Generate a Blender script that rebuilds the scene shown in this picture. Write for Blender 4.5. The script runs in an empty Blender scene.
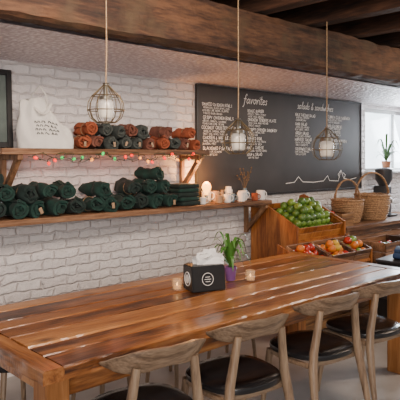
import bpy, bmesh, math, random
from mathutils import Vector, Matrix, noise
random.seed(7)
SC = bpy.context.scene
COL = SC.collection
R = random.uniform

# ---------------------------------------------------------------- materials
def nodes(name):
    m = bpy.data.materials.new(name); m.use_nodes = True
    nt = m.node_tree
    return m, nt, nt.nodes["Principled BSDF"]

def plain(name, col, rough=.5, metal=0, var=.12, scale=12, bump=.0, bscale=60, emis=0, ecol=None, trans=0, sheen=0, coat=0):
    m, nt, b = nodes(name)
    tc = nt.nodes.new("ShaderNodeTexCoord")
    nz = nt.nodes.new("ShaderNodeTexNoise"); nz.inputs["Scale"].default_value = scale; nz.inputs["Detail"].default_value = 5
    nt.links.new(tc.outputs["Object"], nz.inputs["Vector"])
    cr = nt.nodes.new("ShaderNodeValToRGB")
    cr.color_ramp.elements[0].position = .3; cr.color_ramp.elements[1].position = .7
    cr.color_ramp.elements[0].color = [c*(1-var) for c in col]+[1]
    cr.color_ramp.elements[1].color = [min(1, c*(1+var)) for c in col]+[1]
    nt.links.new(nz.outputs["Fac"], cr.inputs["Fac"])
    nt.links.new(cr.outputs["Color"], b.inputs["Base Color"])
    b.inputs["Roughness"].default_value = rough
    b.inputs["Metallic"].default_value = metal
    b.inputs["Transmission Weight"].default_value = trans
    b.inputs["Coat Weight"].default_value = coat
    b.inputs["Sheen Weight"].default_value = sheen
    if emis:
        b.inputs["Emission Color"].default_value = list(ecol or col)+[1]
        b.inputs["Emission Strength"].default_value = emis
    if bump:
        n2 = nt.nodes.new("ShaderNodeTexNoise"); n2.inputs["Scale"].default_value = bscale; n2.inputs["Detail"].default_value = 6
        nt.links.new(tc.outputs["Object"], n2.inputs["Vector"])
        bp = nt.nodes.new("ShaderNodeBump"); bp.inputs["Strength"].default_value = bump; bp.inputs["Distance"].default_value = .01
        nt.links.new(n2.outputs["Fac"], bp.inputs["Height"]); nt.links.new(bp.outputs["Normal"], b.inputs["Normal"])
    return m

def wood(name, dark, mid, light, axis=0, scale=9, rough=.4, bump=.3, island=.35, coat=0, stretch=.07, patch=None, knots=False):
    m, nt, b = nodes(name); L = nt.links.new
    tc = nt.nodes.new("ShaderNodeTexCoord"); geo = nt.nodes.new("ShaderNodeNewGeometry")
    mp = nt.nodes.new("ShaderNodeMapping")
    s = [1, 1, 1]; s[axis] = stretch
    mp.inputs["Scale"].default_value = s
    L(tc.outputs["Object"], mp.inputs["Vector"])
    mul = nt.nodes.new("ShaderNodeMath"); mul.operation = 'MULTIPLY'; mul.inputs[1].default_value = 7.3
    L(geo.outputs["Random Per Island"], mul.inputs[0])
    add2 = nt.nodes.new("ShaderNodeVectorMath"); add2.operation = 'ADD'
    L(mp.outputs["Vector"], add2.inputs[0]); L(mul.outputs[0], add2.inputs[1])
    n1 = nt.nodes.new("ShaderNodeTexNoise"); n1.inputs["Scale"].default_value = scale; n1.inputs["Detail"].default_value = 8
    n1.inputs["Roughness"].default_value = .65; n1.inputs["Distortion"].default_value = .6
    L(add2.outputs[0], n1.inputs["Vector"])
    n2 = nt.nodes.new("ShaderNodeTexNoise"); n2.inputs["Scale"].default_value = scale*9; n2.inputs["Detail"].default_value = 4
    L(add2.outputs[0], n2.inputs["Vector"])
    mx = nt.nodes.new("ShaderNodeMath"); mx.operation = 'MULTIPLY_ADD'; mx.inputs[1].default_value = .42
    L(n2.outputs["Fac"], mx.inputs[0])
    m3 = nt.nodes.new("ShaderNodeMath"); m3.operation = 'MULTIPLY_ADD'; m3.inputs[1].default_value = island; m3.inputs[2].default_value = -.21-island/2
    L(geo.outputs["Random Per Island"], m3.inputs[0])
    m4 = nt.nodes.new("ShaderNodeMath"); m4.operation = 'ADD'
    L(n1.outputs["Fac"], m4.inputs[0]); L(m3.outputs[0], m4.inputs[1]); L(m4.outputs[0], mx.inputs[2])
    cr = nt.nodes.new("ShaderNodeValToRGB"); e = cr.color_ramp.elements
    e[0].position = .34; e[0].color = list(dark)+[1]; e[1].position = .70; e[1].color = list(light)+[1]
    k = e.new(.5); k.color = list(mid)+[1]
    L(mx.outputs[0], cr.inputs["Fac"])
    out = cr.outputs["Color"]
    def mixin(facsock, a, colr, blend='MIX'):
        mm = nt.nodes.new("ShaderNodeMix"); mm.data_type = 'RGBA'; mm.blend_type = blend
        L(facsock, mm.inputs[0]); L(a, mm.inputs[6]); mm.inputs[7].default_value = list(colr)+[1]
        return mm.outputs[2]
    if patch:
        n5 = nt.nodes.new("ShaderNodeTexNoise"); n5.inputs["Scale"].default_value = 5; n5.inputs["Detail"].default_value = 6
        L(tc.outputs["Object"], n5.inputs["Vector"])
        c5 = nt.nodes.new("ShaderNodeValToRGB"); c5.color_ramp.elements[0].position = .5; c5.color_ramp.elements[1].position = .68
        L(n5.outputs["Fac"], c5.inputs["Fac"])
        out = mixin(c5.outputs["Color"], out, patch)
    if knots:
        mp2 = nt.nodes.new("ShaderNodeMapping"); s2 = [1, 1, 1]; s2[axis] = .45; mp2.inputs["Scale"].default_value = s2
        L(tc.outputs["Object"], mp2.inputs["Vector"])
        vo = nt.nodes.new("ShaderNodeTexVoronoi"); vo.inputs["Scale"].default_value = 5
        L(mp2.outputs[0], vo.inputs["Vector"])
        c6 = nt.nodes.new("ShaderNodeValToRGB"); c6.color_ramp.elements[0].position = .03; c6.color_ramp.elements[0].color = (.85, .85, .85, 1)
        c6.color_ramp.elements[1].position = .16; c6.color_ramp.elements[1].color = (0, 0, 0, 1)
        L(vo.outputs["Distance"], c6.inputs["Fac"])
        out = mixin(c6.outputs["Color"], out, (.03, .010, .004))
    L(out, b.inputs["Base Color"])
    b.inputs["Roughness"].default_value = rough
    b.inputs["Coat Weight"].default_value = coat
    b.inputs["Coat Roughness"].default_value = .12
    bp = nt.nodes.new("ShaderNodeBump"); bp.inputs["Strength"].default_value = bump; bp.inputs["Distance"].default_value = .01
    L(mx.outputs[0], bp.inputs["Height"]); L(bp.outputs["Normal"], b.inputs["Normal"])
    return m

def brick_mat():
    m, nt, b = nodes("white_painted_brick"); L = nt.links.new
    tc = nt.nodes.new("ShaderNodeTexCoord"); sp = nt.nodes.new("ShaderNodeSeparateXYZ"); cb = nt.nodes.new("ShaderNodeCombineXYZ")
    nz = nt.nodes.new("ShaderNodeTexNoise"); nz.inputs["Scale"].default_value = 9; nz.inputs["Detail"].default_value = 5
    L(tc.outputs["Object"], nz.inputs["Vector"])
    sub = nt.nodes.new("ShaderNodeVectorMath"); sub.operation = 'MULTIPLY_ADD'
    L(nz.outputs["Color"], sub.inputs[0]); sub.inputs[1].default_value = (.07, .07, .055); L(tc.outputs["Object"], sub.inputs[2])
    L(sub.outputs[0], sp.inputs[0])
    sm = nt.nodes.new("ShaderNodeMath"); sm.operation = 'ADD'
    L(sp.outputs["X"], sm.inputs[0]); L(sp.outputs["Y"], sm.inputs[1])
    L(sm.outputs[0], cb.inputs["X"]); L(sp.outputs["Z"], cb.inputs["Y"])
    br = nt.nodes.new("ShaderNodeTexBrick")
    br.inputs["Scale"].default_value = 1; br.inputs["Brick Width"].default_value = .205; br.inputs["Row Height"].default_value = .070
    br.inputs["Mortar Size"].default_value = .013; br.inputs["Mortar Smooth"].default_value = 1
    br.inputs["Color1"].default_value = (.89, .85, .84, 1); br.inputs["Color2"].default_value = (.79, .74, .73, 1); br.inputs["Mortar"].default_value = (.76, .71, .70, 1)
    L(cb.outputs[0], br.inputs["Vector"])
    L(br.outputs["Color"], b.inputs["Base Color"])
    n2 = nt.nodes.new("ShaderNodeTexNoise"); n2.inputs["Scale"].default_value = 18; n2.inputs["Detail"].default_value = 7; n2.inputs["Roughness"].default_value = .62
    L(tc.outputs["Object"], n2.inputs["Vector"])
    h = nt.nodes.new("ShaderNodeMath"); h.operation = 'MULTIPLY_ADD'; h.inputs[1].default_value = -.8
    L(br.outputs["Fac"], h.inputs[0])
    h2 = nt.nodes.new("ShaderNodeMath"); h2.operation = 'MULTIPLY'; h2.inputs[1].default_value = 2.2
    L(n2.outputs["Fac"], h2.inputs[0]); L(h2.outputs[0], h.inputs[2])
    bp = nt.nodes.new("ShaderNodeBump"); bp.inputs["Strength"].default_value = .95; bp.inputs["Distance"].default_value = .014
    L(h.outputs[0], bp.inputs["Height"]); L(bp.outputs["Normal"], b.inputs["Normal"])
    b.inputs["Roughness"].default_value = .42
    return m

def tin_mat():
    m, nt, b = nodes("pressed_tin"); L = nt.links.new
    tc = nt.nodes.new("ShaderNodeTexCoord")
    v = nt.nodes.new("ShaderNodeTexVoronoi"); v.inputs["Scale"].default_value = 24; v.inputs["Randomness"].default_value = .5
    L(tc.outputs["Object"], v.inputs["Vector"])
    n = nt.nodes.new("ShaderNodeTexNoise"); n.inputs["Scale"].default_value = 40; n.inputs["Detail"].default_value = 6
    L(tc.outputs["Object"], n.inputs["Vector"])
    a = nt.nodes.new("ShaderNodeMath"); a.operation = 'ADD'
    L(v.outputs["Distance"], a.inputs[0]); L(n.outputs["Fac"], a.inputs[1])
    cr = nt.nodes.new("ShaderNodeValToRGB"); cr.color_ramp.elements[0].position = .6; cr.color_ramp.elements[1].position = 1.05
    cr.color_ramp.elements[0].color = (.90, .84, .86, 1); cr.color_ramp.elements[1].color = (.58, .50, .53, 1)  # pressed recesses painted darker, relief shade put into the colour
    L(a.outputs[0], cr.inputs["Fac"]); L(cr.outputs["Color"], b.inputs["Base Color"])
    bp = nt.nodes.new("ShaderNodeBump"); bp.inputs["Strength"].default_value = .9; bp.inputs["Distance"].default_value = .015; bp.invert = True
    L(a.outputs[0], bp.inputs["Height"]); L(bp.outputs["Normal"], b.inputs["Normal"])
    b.inputs["Roughness"].default_value = .35; b.inputs["Metallic"].default_value = .05
    return m

def glass_mat(name, col=(1, 1, 1), rough=.03, alpha=.25):
    m, nt, b = nodes(name)
    b.inputs["Base Color"].default_value = list(col)+[1]
    b.inputs["Roughness"].default_value = rough
    b.inputs["Alpha"].default_value = alpha
    b.inputs["Coat Weight"].default_value = .6
    return m

MT = {}
MT['brick'] = brick_mat(); MT['tin'] = tin_mat()
MT['table'] = wood("reclaimed_table_wood", (.050, .015, .005), (.26, .088, .020), (.48, .215, .068), 0, 8, .29, .5, .30, coat=.5, stretch=.10, knots=True)
MT['tabley'] = wood("reclaimed_table_wood_end", (.050, .015, .005), (.26, .088, .020), (.44, .19, .058), 1, 8, .29, .5, .2, coat=.5, stretch=.12, knots=True)
MT['tablez'] = wood("reclaimed_leg_wood", (.06, .022, .008), (.28, .105, .026), (.45, .20, .07), 2, 7, .4, .35, .2, coat=.2, stretch=.08)
MT['beam'] = wood("rough_beam_wood", (.006, .0025, .0015), (.036, .014, .006), (.105, .047, .021), 0, 7, .8, 1.0, .2, stretch=.16, patch=(.06, .036, .017))
MT['joist'] = wood("dark_joist_wood", (.008, .003, .002), (.038, .015, .007), (.10, .042, .02), 1, 7, .8, .8, .5, stretch=.12)
MT['shelf'] = wood("rustic_shelf_wood", (.035, .015, .008), (.17, .08, .037), (.36, .20, .11), 0, 10, .6, .6, .3, stretch=.08)
MT['shelfy'] = wood("bracket_wood", (.06, .027, .013), (.19, .095, .045), (.34, .19, .10), 2, 10, .6, .5, .2, stretch=.12)
MT['oak'] = wood("weathered_oak", (.12, .072, .042), (.255, .168, .105), (.39, .28, .185), 0, 14, .35, .15, .1, stretch=.15, coat=.25)
MT['oakz'] = wood("weathered_oak_upright", (.12, .072, .042), (.255, .168, .105), (.38, .265, .17), 2, 14, .35, .15, .1, stretch=.1, coat=.25)
MT['orange'] = wood("orange_stained_pine", (.16, .045, .01), (.35, .12, .026), (.52, .22, .06), 2, 9, .45, .25, .25, stretch=.1)
MT['crate'] = wood("crate_pine", (.10, .045, .018), (.24, .12, .045), (.40, .23, .11), 0, 10, .55, .4, .35, stretch=.1)
MT['leather'] = plain("black_leather", (.010, .010, .012), .25, var=.2, bump=.12, bscale=140, coat=.35)
MT['floor'] = plain("concrete_floor", (.40, .375, .36), .4, var=.22, scale=2.5, bump=.1)
MT['slate'] = plain("chalkboard_slate", (.030, .025, .024), .5, var=.35, scale=3)
MT['chalk'] = plain("chalk_white", (.92, .90, .86), .9, var=.08, scale=60)
MT['black'] = plain("matte_black", (.012, .012, .013), .4, var=.2)
MT['wire'] = plain("aged_bronze_wire", (.13, .095, .05), .4, .5)
MT['cord'] = plain("tan_cord", (.30, .20, .11), .8, var=.4, scale=90)
MT['jar'] = glass_mat("jar_glass", (.85, .82, .76), .08, .42)
MT['jarin'] = plain("jar_candle", (.78, .70, .58), .5, var=.3, scale=30, emis=.35, ecol=(1, .80, .55))
MT['lid'] = plain("zinc_lid", (.26, .24, .20), .4, .9)
MT['green'] = plain("dark_green_jersey", (.006, .033, .025), .9, var=.35, scale=25, bump=.3, bscale=120, sheen=.05)
MT['green2'] = plain("black_green_jersey", (.009, .022, .019), .9, var=.3, scale=25, bump=.3, bscale=120, sheen=.05)
MT['rust'] = plain("rust_orange_jersey", (.29, .070, .028), .9, var=.25, scale=25, bump=.3, bscale=120)
MT['rust2'] = plain("brown_clay_jersey", (.16, .058, .038), .9, var=.25, scale=25, bump=.3, bscale=120)
MT['char'] = plain("gray_green_jersey", (.050, .060, .055), .9, var=.3, scale=25, bump=.3, bscale=120)
MT['canvas'] = plain("natural_canvas", (.78, .755, .70), .9, var=.07, bump=.3, bscale=200)
MT['print'] = plain("dark_gray_print", (.07, .08, .08), .9, var=.3, scale=40)
MT['white'] = plain("white_ceramic", (.75, .73, .70), .25, var=.05)
MT['paper'] = plain("white_paper", (.85, .84, .82), .9, var=.03)
MT['tan'] = plain("tan_stoneware", (.38, .25, .15), .4)
MT['blueglaze'] = plain("blue_gray_glaze", (.16, .24, .30), .3)
MT['purple'] = plain("purple_pot_glaze", (.20, .08, .25), .3)
MT['terra'] = plain("terracotta", (.38, .16, .08), .7)
MT['soil'] = plain("soil", (.03, .018, .01), .95, bump=.5)
MT['leaf'] = plain("leaf_green", (.07, .20, .03), .4, var=.35, scale=20)
MT['leafd'] = plain("leaf_dark", (.05, .11, .03), .5, var=.35, scale=20)
MT['twig'] = plain("dry_twig", (.16, .10, .05), .8)
MT['apple'] = plain("green_apple_skin", (.14, .25, .035), .35, var=.45, scale=14, coat=.2)
MT['apple2'] = plain("dark_green_apple_skin", (.07, .15, .025), .35, var=.45, scale=14, coat=.2)
MT['tomato'] = plain("red_tomato_skin", (.42, .025, .010), .25, var=.2, scale=14, coat=.3)
MT['lemon'] = plain("yellow_lemon_skin", (.60, .36, .025), .4, var=.15, scale=14)
MT['orangef'] = plain("orange_fruit_skin", (.60, .17, .018), .4, var=.15, scale=14)
MT['wicker'] = plain("tan_wicker", (.33, .19, .095), .65, var=.5, scale=70, bump=.8, bscale=90)
MT['frame'] = plain("painted_window_frame", (.55, .56, .56), .5, var=.05)
MT['daypane'] = plain("glowing_daylight_pane", (.8, .88, .95), .1, var=.2, scale=1.5, emis=4.0, ecol=(.78, .90, 1))  # pane glows by itself to stand in for the daylight outside
MT['vglass'] = glass_mat("votive_glass", (.80, .58, .35), .05, .34)
MT['wax'] = plain("candle_wax", (.8, .50, .22), .5, emis=.4, ecol=(1, .42, .10))
MT['flame'] = plain("candle_flame", (1, .6, .2), .5, emis=7, ecol=(1, .50, .12))
MT['bulbw'] = plain("glowing_bulb", (1, .45, .1), .3, emis=6.5, ecol=(1, .40, .07))
MT['lr'] = plain("red_light", (.9, .03, .01), .3, emis=2.2, ecol=(1, .012, .006))
MT['lg'] = plain("green_light", (.03, .6, .1), .3, emis=1.0, ecol=(.05, .8, .15))
MT['ly'] = plain("amber_light", (1, .4, .05), .3, emis=2.5, ecol=(1, .28, .03))
MT['gwire'] = plain("green_wire", (.02, .05, .02), .6)
MT['navy'] = plain("navy_cloth", (.02, .05, .13), .85, var=.3, bump=.3)
MT['steel'] = plain("brushed_steel", (.45, .45, .46), .3, .9)
MT['gray'] = plain("dark_gray_enamel", (.035, .037, .043), .3)
MT['mirror'] = plain("dusky_print", (.12, .15, .14), .15, var=.4, scale=4)

# ---------------------------------------------------------------- mesh helpers
def bx(bm, x0, x1, y0, y1, z0, z1, bev=0, M=None, seg=1):
    r = bmesh.ops.create_cube(bm, size=1)
    vs = r['verts']
    bmesh.ops.scale(bm, vec=(abs(x1-x0), abs(y1-y0), abs(z1-z0)), verts=vs)
    bmesh.ops.translate(bm, vec=((x0+x1)/2, (y0+y1)/2, (z0+z1)/2), verts=vs)
    if M is not None: bmesh.ops.transform(bm, matrix=M, verts=vs)
    if bev:
        es = list({e for v in vs for e in v.link_edges})
        bmesh.ops.bevel(bm, geom=es, offset=bev, segments=seg, affect='EDGES', profile=.5)

def tube(bm, pts, rad, n=8, closed=False, flat=1.0):
    pts = [Vector(p) for p in pts]; N = len(pts)
    if not isinstance(rad, (list, tuple)): rad = [rad]*N
    rings = []; up = None
    for i, p in enumerate(pts):
        if closed: t = (pts[(i+1) % N]-pts[i-1])
        else: t = pts[min(i+1, N-1)]-pts[max(i-1, 0)]
        t.normalize()
        if up is None:
            up = Vector((0, 0, 1)) if abs(t.z) < .9 else Vector((1, 0, 0))
        s = t.cross(up).normalized(); up = s.cross(t).normalized()
        rings.append([bm.verts.new(p+s*math.cos(a)*rad[i]+up*math.sin(a)*rad[i]*flat) for a in [2*math.pi*k/n for k in range(n)]])
    for i in range(N if closed else N-1):
        A = rings[i]; B = rings[(i+1) % N]
        for k in range(n):
            bm.faces.new((A[k], A[(k+1) % n], B[(k+1) % n], B[k]))
    if not closed:
        bm.faces.new(rings[0][::-1]); bm.faces.new(rings[-1])

def lathe(bm, prof, n=24, M=None, cx=0, cy=0):
    rings = []; new = []
    for r, z in prof:
        if r < 1e-5:
            v = bm.verts.new((cx, cy, z)); rings.append([v]); new.append(v)
        else:
            g = [bm.verts.new((cx+r*math.cos(2*math.pi*k/n), cy+r*math.sin(2*math.pi*k/n), z)) for k in range(n)]
            rings.append(g); new += g
    for A, B in zip(rings, rings[1:]):
        for k in range(n):
            a = [A[0]] if len(A) == 1 else [A[k], A[(k+1) % n]]
            b = [B[0]] if len(B) == 1 else [B[(k+1) % n], B[k]]
            f = a+b
            if len(f) > 2: bm.faces.new(f)
    if M is not None: bmesh.ops.transform(bm, matrix=M, verts=new)

def prism(bm, pts, x0, x1):
    a = [bm.verts.new((x0, y, z)) for y, z in pts]; b = [bm.verts.new((x1, y, z)) for y, z in pts]
    n = len(pts)
    bm.faces.new(a); bm.faces.new(b[::-1])
    for i in range(n): bm.faces.new((a[i], b[i], b[(i+1) % n], a[(i+1) % n]))

def mk(name, bm, mat, parent=None, loc=(0, 0, 0), rot=(0, 0, 0), smooth=True, **kw):
    bmesh.ops.recalc_face_normals(bm, faces=bm.faces)
    me = bpy.data.meshes.new(name); bm.to_mesh(me); bm.free()
    me.materials.append(MT[mat] if isinstance(mat, str) else mat)
    if smooth:
        me.shade_smooth(); me.set_sharp_from_angle(angle=math.radians(40))
    o = bpy.data.objects.new(name, me); COL.objects.link(o)
    o.location = loc; o.rotation_euler = rot
    if parent: o.parent = parent
    for k, v in kw.items(): o[k] = v
    return o

def root(name, loc, rot=(0, 0, 0), **kw):
    o = bpy.data.objects.new(name, None); COL.objects.link(o)
    o.empty_display_size = .05
    o.location = loc; o.rotation_euler = rot
    for k, v in kw.items(): o[k] = v
    return o

def dup(src, loc, rot=None, scale=None, parent=None, **kw):
    o = src.copy(); COL.objects.link(o)
    if parent is None:
        o.location = loc
        if rot is not None: o.rotation_euler = rot
        if scale is not None: o.scale = (scale,)*3
    else: o.parent = parent
    for k, v in kw.items(): o[k] = v
    for c in list(src.children):
        dup(c, None, parent=o)
    return o

NB = bmesh.new
# ---------------------------------------------------------------- room
W = 4.0
bm = NB()
bx(bm, -1.0, 6.62, W, W+.2, 0, 2.9)
bx(bm, 6.62, 9.2, W, W+.2, 0, 1.40)
bx(bm, 6.62, 9.2, W, W+.2, 2.24, 2.9)
bx(bm, 8.9, 9.2, W, W+.2, 1.40, 2.24)
mk("wall_back", bm, 'brick', smooth=False, kind="structure")
bm = NB(); bx(bm, 9.2, 9.35, -2.5, W+.2, 0, 2.9); mk("wall_right", bm, 'brick', smooth=False, kind="structure")
bm = NB(); bx(bm, -1.2, -1.0, 1.5, W+.2, 0, 2.9); mk("wall_left", bm, 'brick', smooth=False, kind="structure")
bm = NB(); bx(bm, -3, 9.35, -3, W+.2, -.1, 0); mk("floor", bm, 'floor', smooth=False, kind="structure")
bm = NB()
x = -1.2
while x < 9.3:
    w = .17; bx(bm, x, x+w-.006, -2.5, W+.2, 2.9, 2.94); x += w
mk("ceiling", bm, 'joist', smooth=False, kind="structure")
bm = NB()
nxx, nyy = 560, 64
g = []
for i in range(nxx+1):
    for j in range(nyy+1):
        xx = -.5+9.7*i/nxx; yy = 2.9+1.1*j/nyy
        z = 2.300+.0035*math.sin(xx*2*math.pi/.10)*math.sin(yy*2*math.pi/.10)+noise.noise(Vector((xx*14, yy*14, 0)))*.0035
        g.append(bm.verts.new((xx, yy, z)))
for i in range(nxx):
    for j in range(nyy):
        a = i*(nyy+1)+j; bm.faces.new((g[a], g[a+1], g[a+nyy+2], g[a+nyy+1]))
bx(bm, -1.0, 9.2, 2.9, W, 2.325, 2.34)
mk("trim_1", bm, 'tin', smooth=True, kind="structure", label="pressed tin soffit panel above the brick wall")
bm = NB()
nx = 300
sec = [(2.72, 2.325), (2.76, 2.312), (2.83, 2.31), (2.89, 2.318), (2.90, 2.40), (2.90, 2.62), (2.80, 2.625), (2.72, 2.625), (2.712, 2.57), (2.715, 2.50), (2.712, 2.44), (2.716, 2.38)]
K = len(sec)
for i in range(nx+1):
    xx = -1.0+10.2*i/nx
    for (yy, zz) in sec:
        d = noise.noise_vector(Vector((xx*1.4, yy*7, zz*7)))*.018+noise.noise_vector(Vector((xx*8, yy*25, zz*25)))*.014
        bm.verts.new((xx, yy+d.y, zz+d.z*.8))
bm.verts.ensure_lookup_table()
for i in range(nx):
    for k in range(K):
        a = i*K+k; b = i*K+(k+1) % K
        bm.faces.new([bm.verts[j] for j in (a, b, b+K, a+K)])
mk("trim_2", bm, 'beam', smooth=False, kind="structure", label="rough-hewn dark brown timber ceiling beam")
n = 3
x = -.6
while x < 9:
    bm = NB(); bx(bm, x, x+.13, -2.5, W, 2.65, 2.895, .008)
    mk("trim_%d" % n, bm, 'joist', smooth=False, kind="structure", label="dark rough timber ceiling joist"); n += 1
    x += .62
wr = root("window_1", (0, 0, 0), kind="structure", label="gray framed window with panes that glow as bright daylight")
bm = NB()
bx(bm, 6.62, 8.9, W+.05, W+.12, 1.40, 1.45, .004); bx(bm, 6.62, 8.9, W+.05, W+.12, 2.19, 2.24, .004)
for xx in (6.62, 7.42, 8.15, 8.85): bx(bm, xx, xx+.04, W+.05, W+.12, 1.45, 2.19, .004)
mk("window_frame", bm, 'frame', wr, smooth=False)
bm = NB(); bx(bm, 6.66, 8.85, W+.08, W+.085, 1.45, 2.19); mk("window_glass", bm, 'daypane', wr, smooth=False)
bm = NB(); bx(bm, 6.6, 8.95, W-.12, W+.05, 1.385, 1.415, .006); mk("window_sill", bm, 'frame', wr, smooth=False)

# ---------------------------------------------------------------- chalkboard
cb = root("chalkboard_menu", (3.65, 3.965, 1.22), label="long dark chalkboard menu with white handwritten lettering on brick wall", category="chalkboard")
BW, BH = 2.80, 1.05
bm = NB(); bx(bm, 0, BW, 0, .02, 0, BH); mk("board_panel", bm, 'slate', cb, smooth=False)
bm = NB()
bx(bm, -.02, BW+.02, -.008, .026, BH, BH+.02, .003); bx(bm, -.02, BW+.02, -.008, .026, -.02, 0, .003)
bx(bm, -.02, 0, -.008, .026, 0, BH, .003); bx(bm, BW, BW+.02, -.008, .026, 0, BH, .003)
mk("board_frame", bm, 'black', cb, smooth=False)
CAPS = {
'A': [[(0,0),(2,6),(4,0)],[(.8,2.2),(3.2,2.2)]], 'B': [[(0,0),(0,6),(2.8,6),(3.6,4.6),(2.6,3.2),(0,3.2)],[(2.6,3.2),(4,1.6),(2.8,0),(0,0)]],
'C': [[(4,5),(2.6,6),(.8,5.4),(0,3),(.8,.6),(2.6,0),(4,1)]], 'D': [[(0,0),(0,6),(2.4,6),(4,4),(4,2),(2.4,0),(0,0)]],
'E': [[(3.6,6),(0,6),(0,0),(3.6,0)],[(0,3),(3,3)]], 'F': [[(3.6,6),(0,6),(0,0)],[(0,3),(3,3)]],
'G': [[(4,5),(2.6,6),(.8,5.4),(0,3),(.8,.6),(2.6,0),(4,1),(4,2.8),(2.4,2.8)]], 'H': [[(0,0),(0,6)],[(4,0),(4,6)],[(0,3),(4,3)]],
'I': [[(2,0),(2,6)]], 'J': [[(3.4,6),(3.4,1),(2,0),(.4,1)]], 'K': [[(0,0),(0,6)],[(4,6),(0,2.6)],[(1.4,3.6),(4,0)]],
'L': [[(0,6),(0,0),(3.6,0)]], 'M': [[(0,0),(0,6),(2,2.4),(4,6),(4,0)]], 'N': [[(0,0),(0,6),(4,0),(4,6)]],
'O': [[(2,6),(.4,5),(0,3),(.4,1),(2,0),(3.6,1),(4,3),(3.6,5),(2,6)]], 'P': [[(0,0),(0,6),(3,6),(4,4.5),(3,3),(0,3)]],
'Q': [[(2,6),(.4,5),(0,3),(.4,1),(2,0),(3.6,1),(4,3),(3.6,5),(2,6)],[(2.6,1.6),(4.2,-.4)]], 'R': [[(0,0),(0,6),(3,6),(4,4.5),(3,3),(0,3)],[(1.8,3),(4,0)]],
'S': [[(3.8,5.2),(2,6),(.3,4.9),(.8,3.5),(3.4,2.5),(3.8,1),(2,0),(.1,.9)]], 'T': [[(0,6),(4,6)],[(2,6),(2,0)]],
'U': [[(0,6),(0,1.4),(1.2,0),(2.8,0),(4,1.4),(4,6)]], 'V': [[(0,6),(2,0),(4,6)]], 'W': [[(0,6),(1,0),(2,4),(3,0),(4,6)]],
'X': [[(0,0),(4,6)],[(0,6),(4,0)]], 'Y': [[(0,6),(2,3),(4,6)],[(2,3),(2,0)]], 'Z': [[(0,6),(4,6),(0,0),(4,0)]],
'&': [[(4,0),(1,4.6),(1.6,6),(2.6,5),(.3,1.8),(1,0),(2.6,.2),(3.8,2.4)]], ',': [[(1.6,.6),(1.2,-1)]], '.': [[(1.4,0),(1.8,.4)]]}
SCR = {
'f': [[(-.3,-2),(.2,-2.2),(.7,-1),(1.2,5),(1.9,6),(2.4,5.2)],[(-.1,2.9),(2.1,2.9)]],
'a': [[(2.4,2.6),(1.4,3),(.3,2.1),(.1,.8),(.9,0),(2,.9),(2.4,2.8),(2.3,.6),(3,.1)]],
'v': [[(0,2.8),(.4,2.6),(1,0),(2,2.9),(2.6,2.7)]],
'o': [[(1.3,3),(.3,2.2),(.2,.9),(1.1,0),(2.1,.8),(2.2,2.1),(1.3,3),(2.6,2.6)]],
'r': [[(.2,2.8),(.6,0),(.8,1.8),(1.5,2.9),(2.1,2.7)]], 'i': [[(.3,2.8),(.4,.5),(1,.1)],[(.5,4.1),(.6,4.5)]],
't': [[(.8,5.2),(.5,.8),(1,0),(1.6,.4)],[(-.3,3.4),(1.8,3.5)]],
'e': [[(.2,1.4),(1.8,1.9),(1.7,2.8),(.9,3),(.1,1.9),(.4,.4),(1.3,0),(2.2,.7)]],
's': [[(1.8,2.6),(1,3),(.4,2.4),(1.6,1.1),(1.3,.1),(.2,.3)]],
'l': [[(.3,1),(1.3,5),(1,6),(.4,5),(.4,.8),(1.2,.1)]],
'd': [[(2,2.6),(1,2.9),(.1,1.7),(.6,.1),(1.7,.8),(2.4,6),(2.2,.6),(2.9,.1)]],
'n': [[(.2,2.8),(.4,0),(.7,2),(1.5,2.9),(2,2.3),(2,.5),(2.6,.1)]],
'w': [[(0,2.8),(.5,.1),(1.4,2.2),(2,.1),(3,2.9)]], 'c': [[(1.8,2.4),(1.1,3),(.2,1.9),(.5,.2),(1.9,.5)]],
'h': [[(.2,6),(.3,0),(.6,2),(1.5,2.9),(2,2.2),(2,.5),(2.6,.1)]],
'&': [[(2.8,.2),(.8,4.6),(1.5,5.6),(2.1,4.6),(.3,1.6),(.8,.2),(2,.2),(2.8,2)]]}
TB = NB()
def stroke(bm, pts, w, y=-.002):
    for (a, b) in zip(pts, pts[1:]):
        d = Vector((b[0]-a[0], b[1]-a[1]))
        if d.length < 1e-6: continue
        d.normalize(); nn = Vector((-d.y, d.x))*w/2; e = d*w*.3
        q = [(a[0]-e.x+nn.x, a[1]-e.y+nn.y), (b[0]+e.x+nn.x, b[1]+e.y+nn.y), (b[0]+e.x-nn.x, b[1]+e.y-nn.y), (a[0]-e.x-nn.x, a[1]-e.y-nn.y)]
        bm.faces.new([bm.verts.new((u, y, v)) for u, v in q])
def caps(s, x, z, h, w):
    u = h/6; dr = R(-.012, .012)
    for c in s.upper():
        if c in CAPS:
            jx, jz, k = R(-.4, .4), R(-.5, .5), R(.88, 1.12)
            for st_ in CAPS[c]:
                stroke(TB, [(x+(p*.85*k+jx+q*.06)*u, z+(q*k+jz)*u) for p, q in st_], w)
            x += u*(2.4 if c in 'I,.' else 4.7)
        else: x += u*3
        z += u*4*dr
    return x
def script(s, x, z, u, w):
    for c in s:
        if c in SCR:
            mxx = 0
            for st_ in SCR[c]:
                stroke(TB, [(x+(p+q*.22)*u, z+q*u) for p, q in st_], w); mxx = max(mxx, max(p for p, q in st_))
            x += u*(mxx+.35)
        else: x += u*2
script("favorites", .62, .925, .0160, .0080)
script("salads & sandwiches", 1.50, .92, .0140, .0075)
def column(x, z, items, s=.03):
    for head, subs in items:
        caps(head, x+R(-.01, .012), z, s*R(.95, 1.08), .0044); z -= s*.95
        for t in subs:
            caps(t, x+.005+R(-.005, .015), z, s*.60, .0023); z -= s*.90
        z -= s*R(.45, .8)
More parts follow.
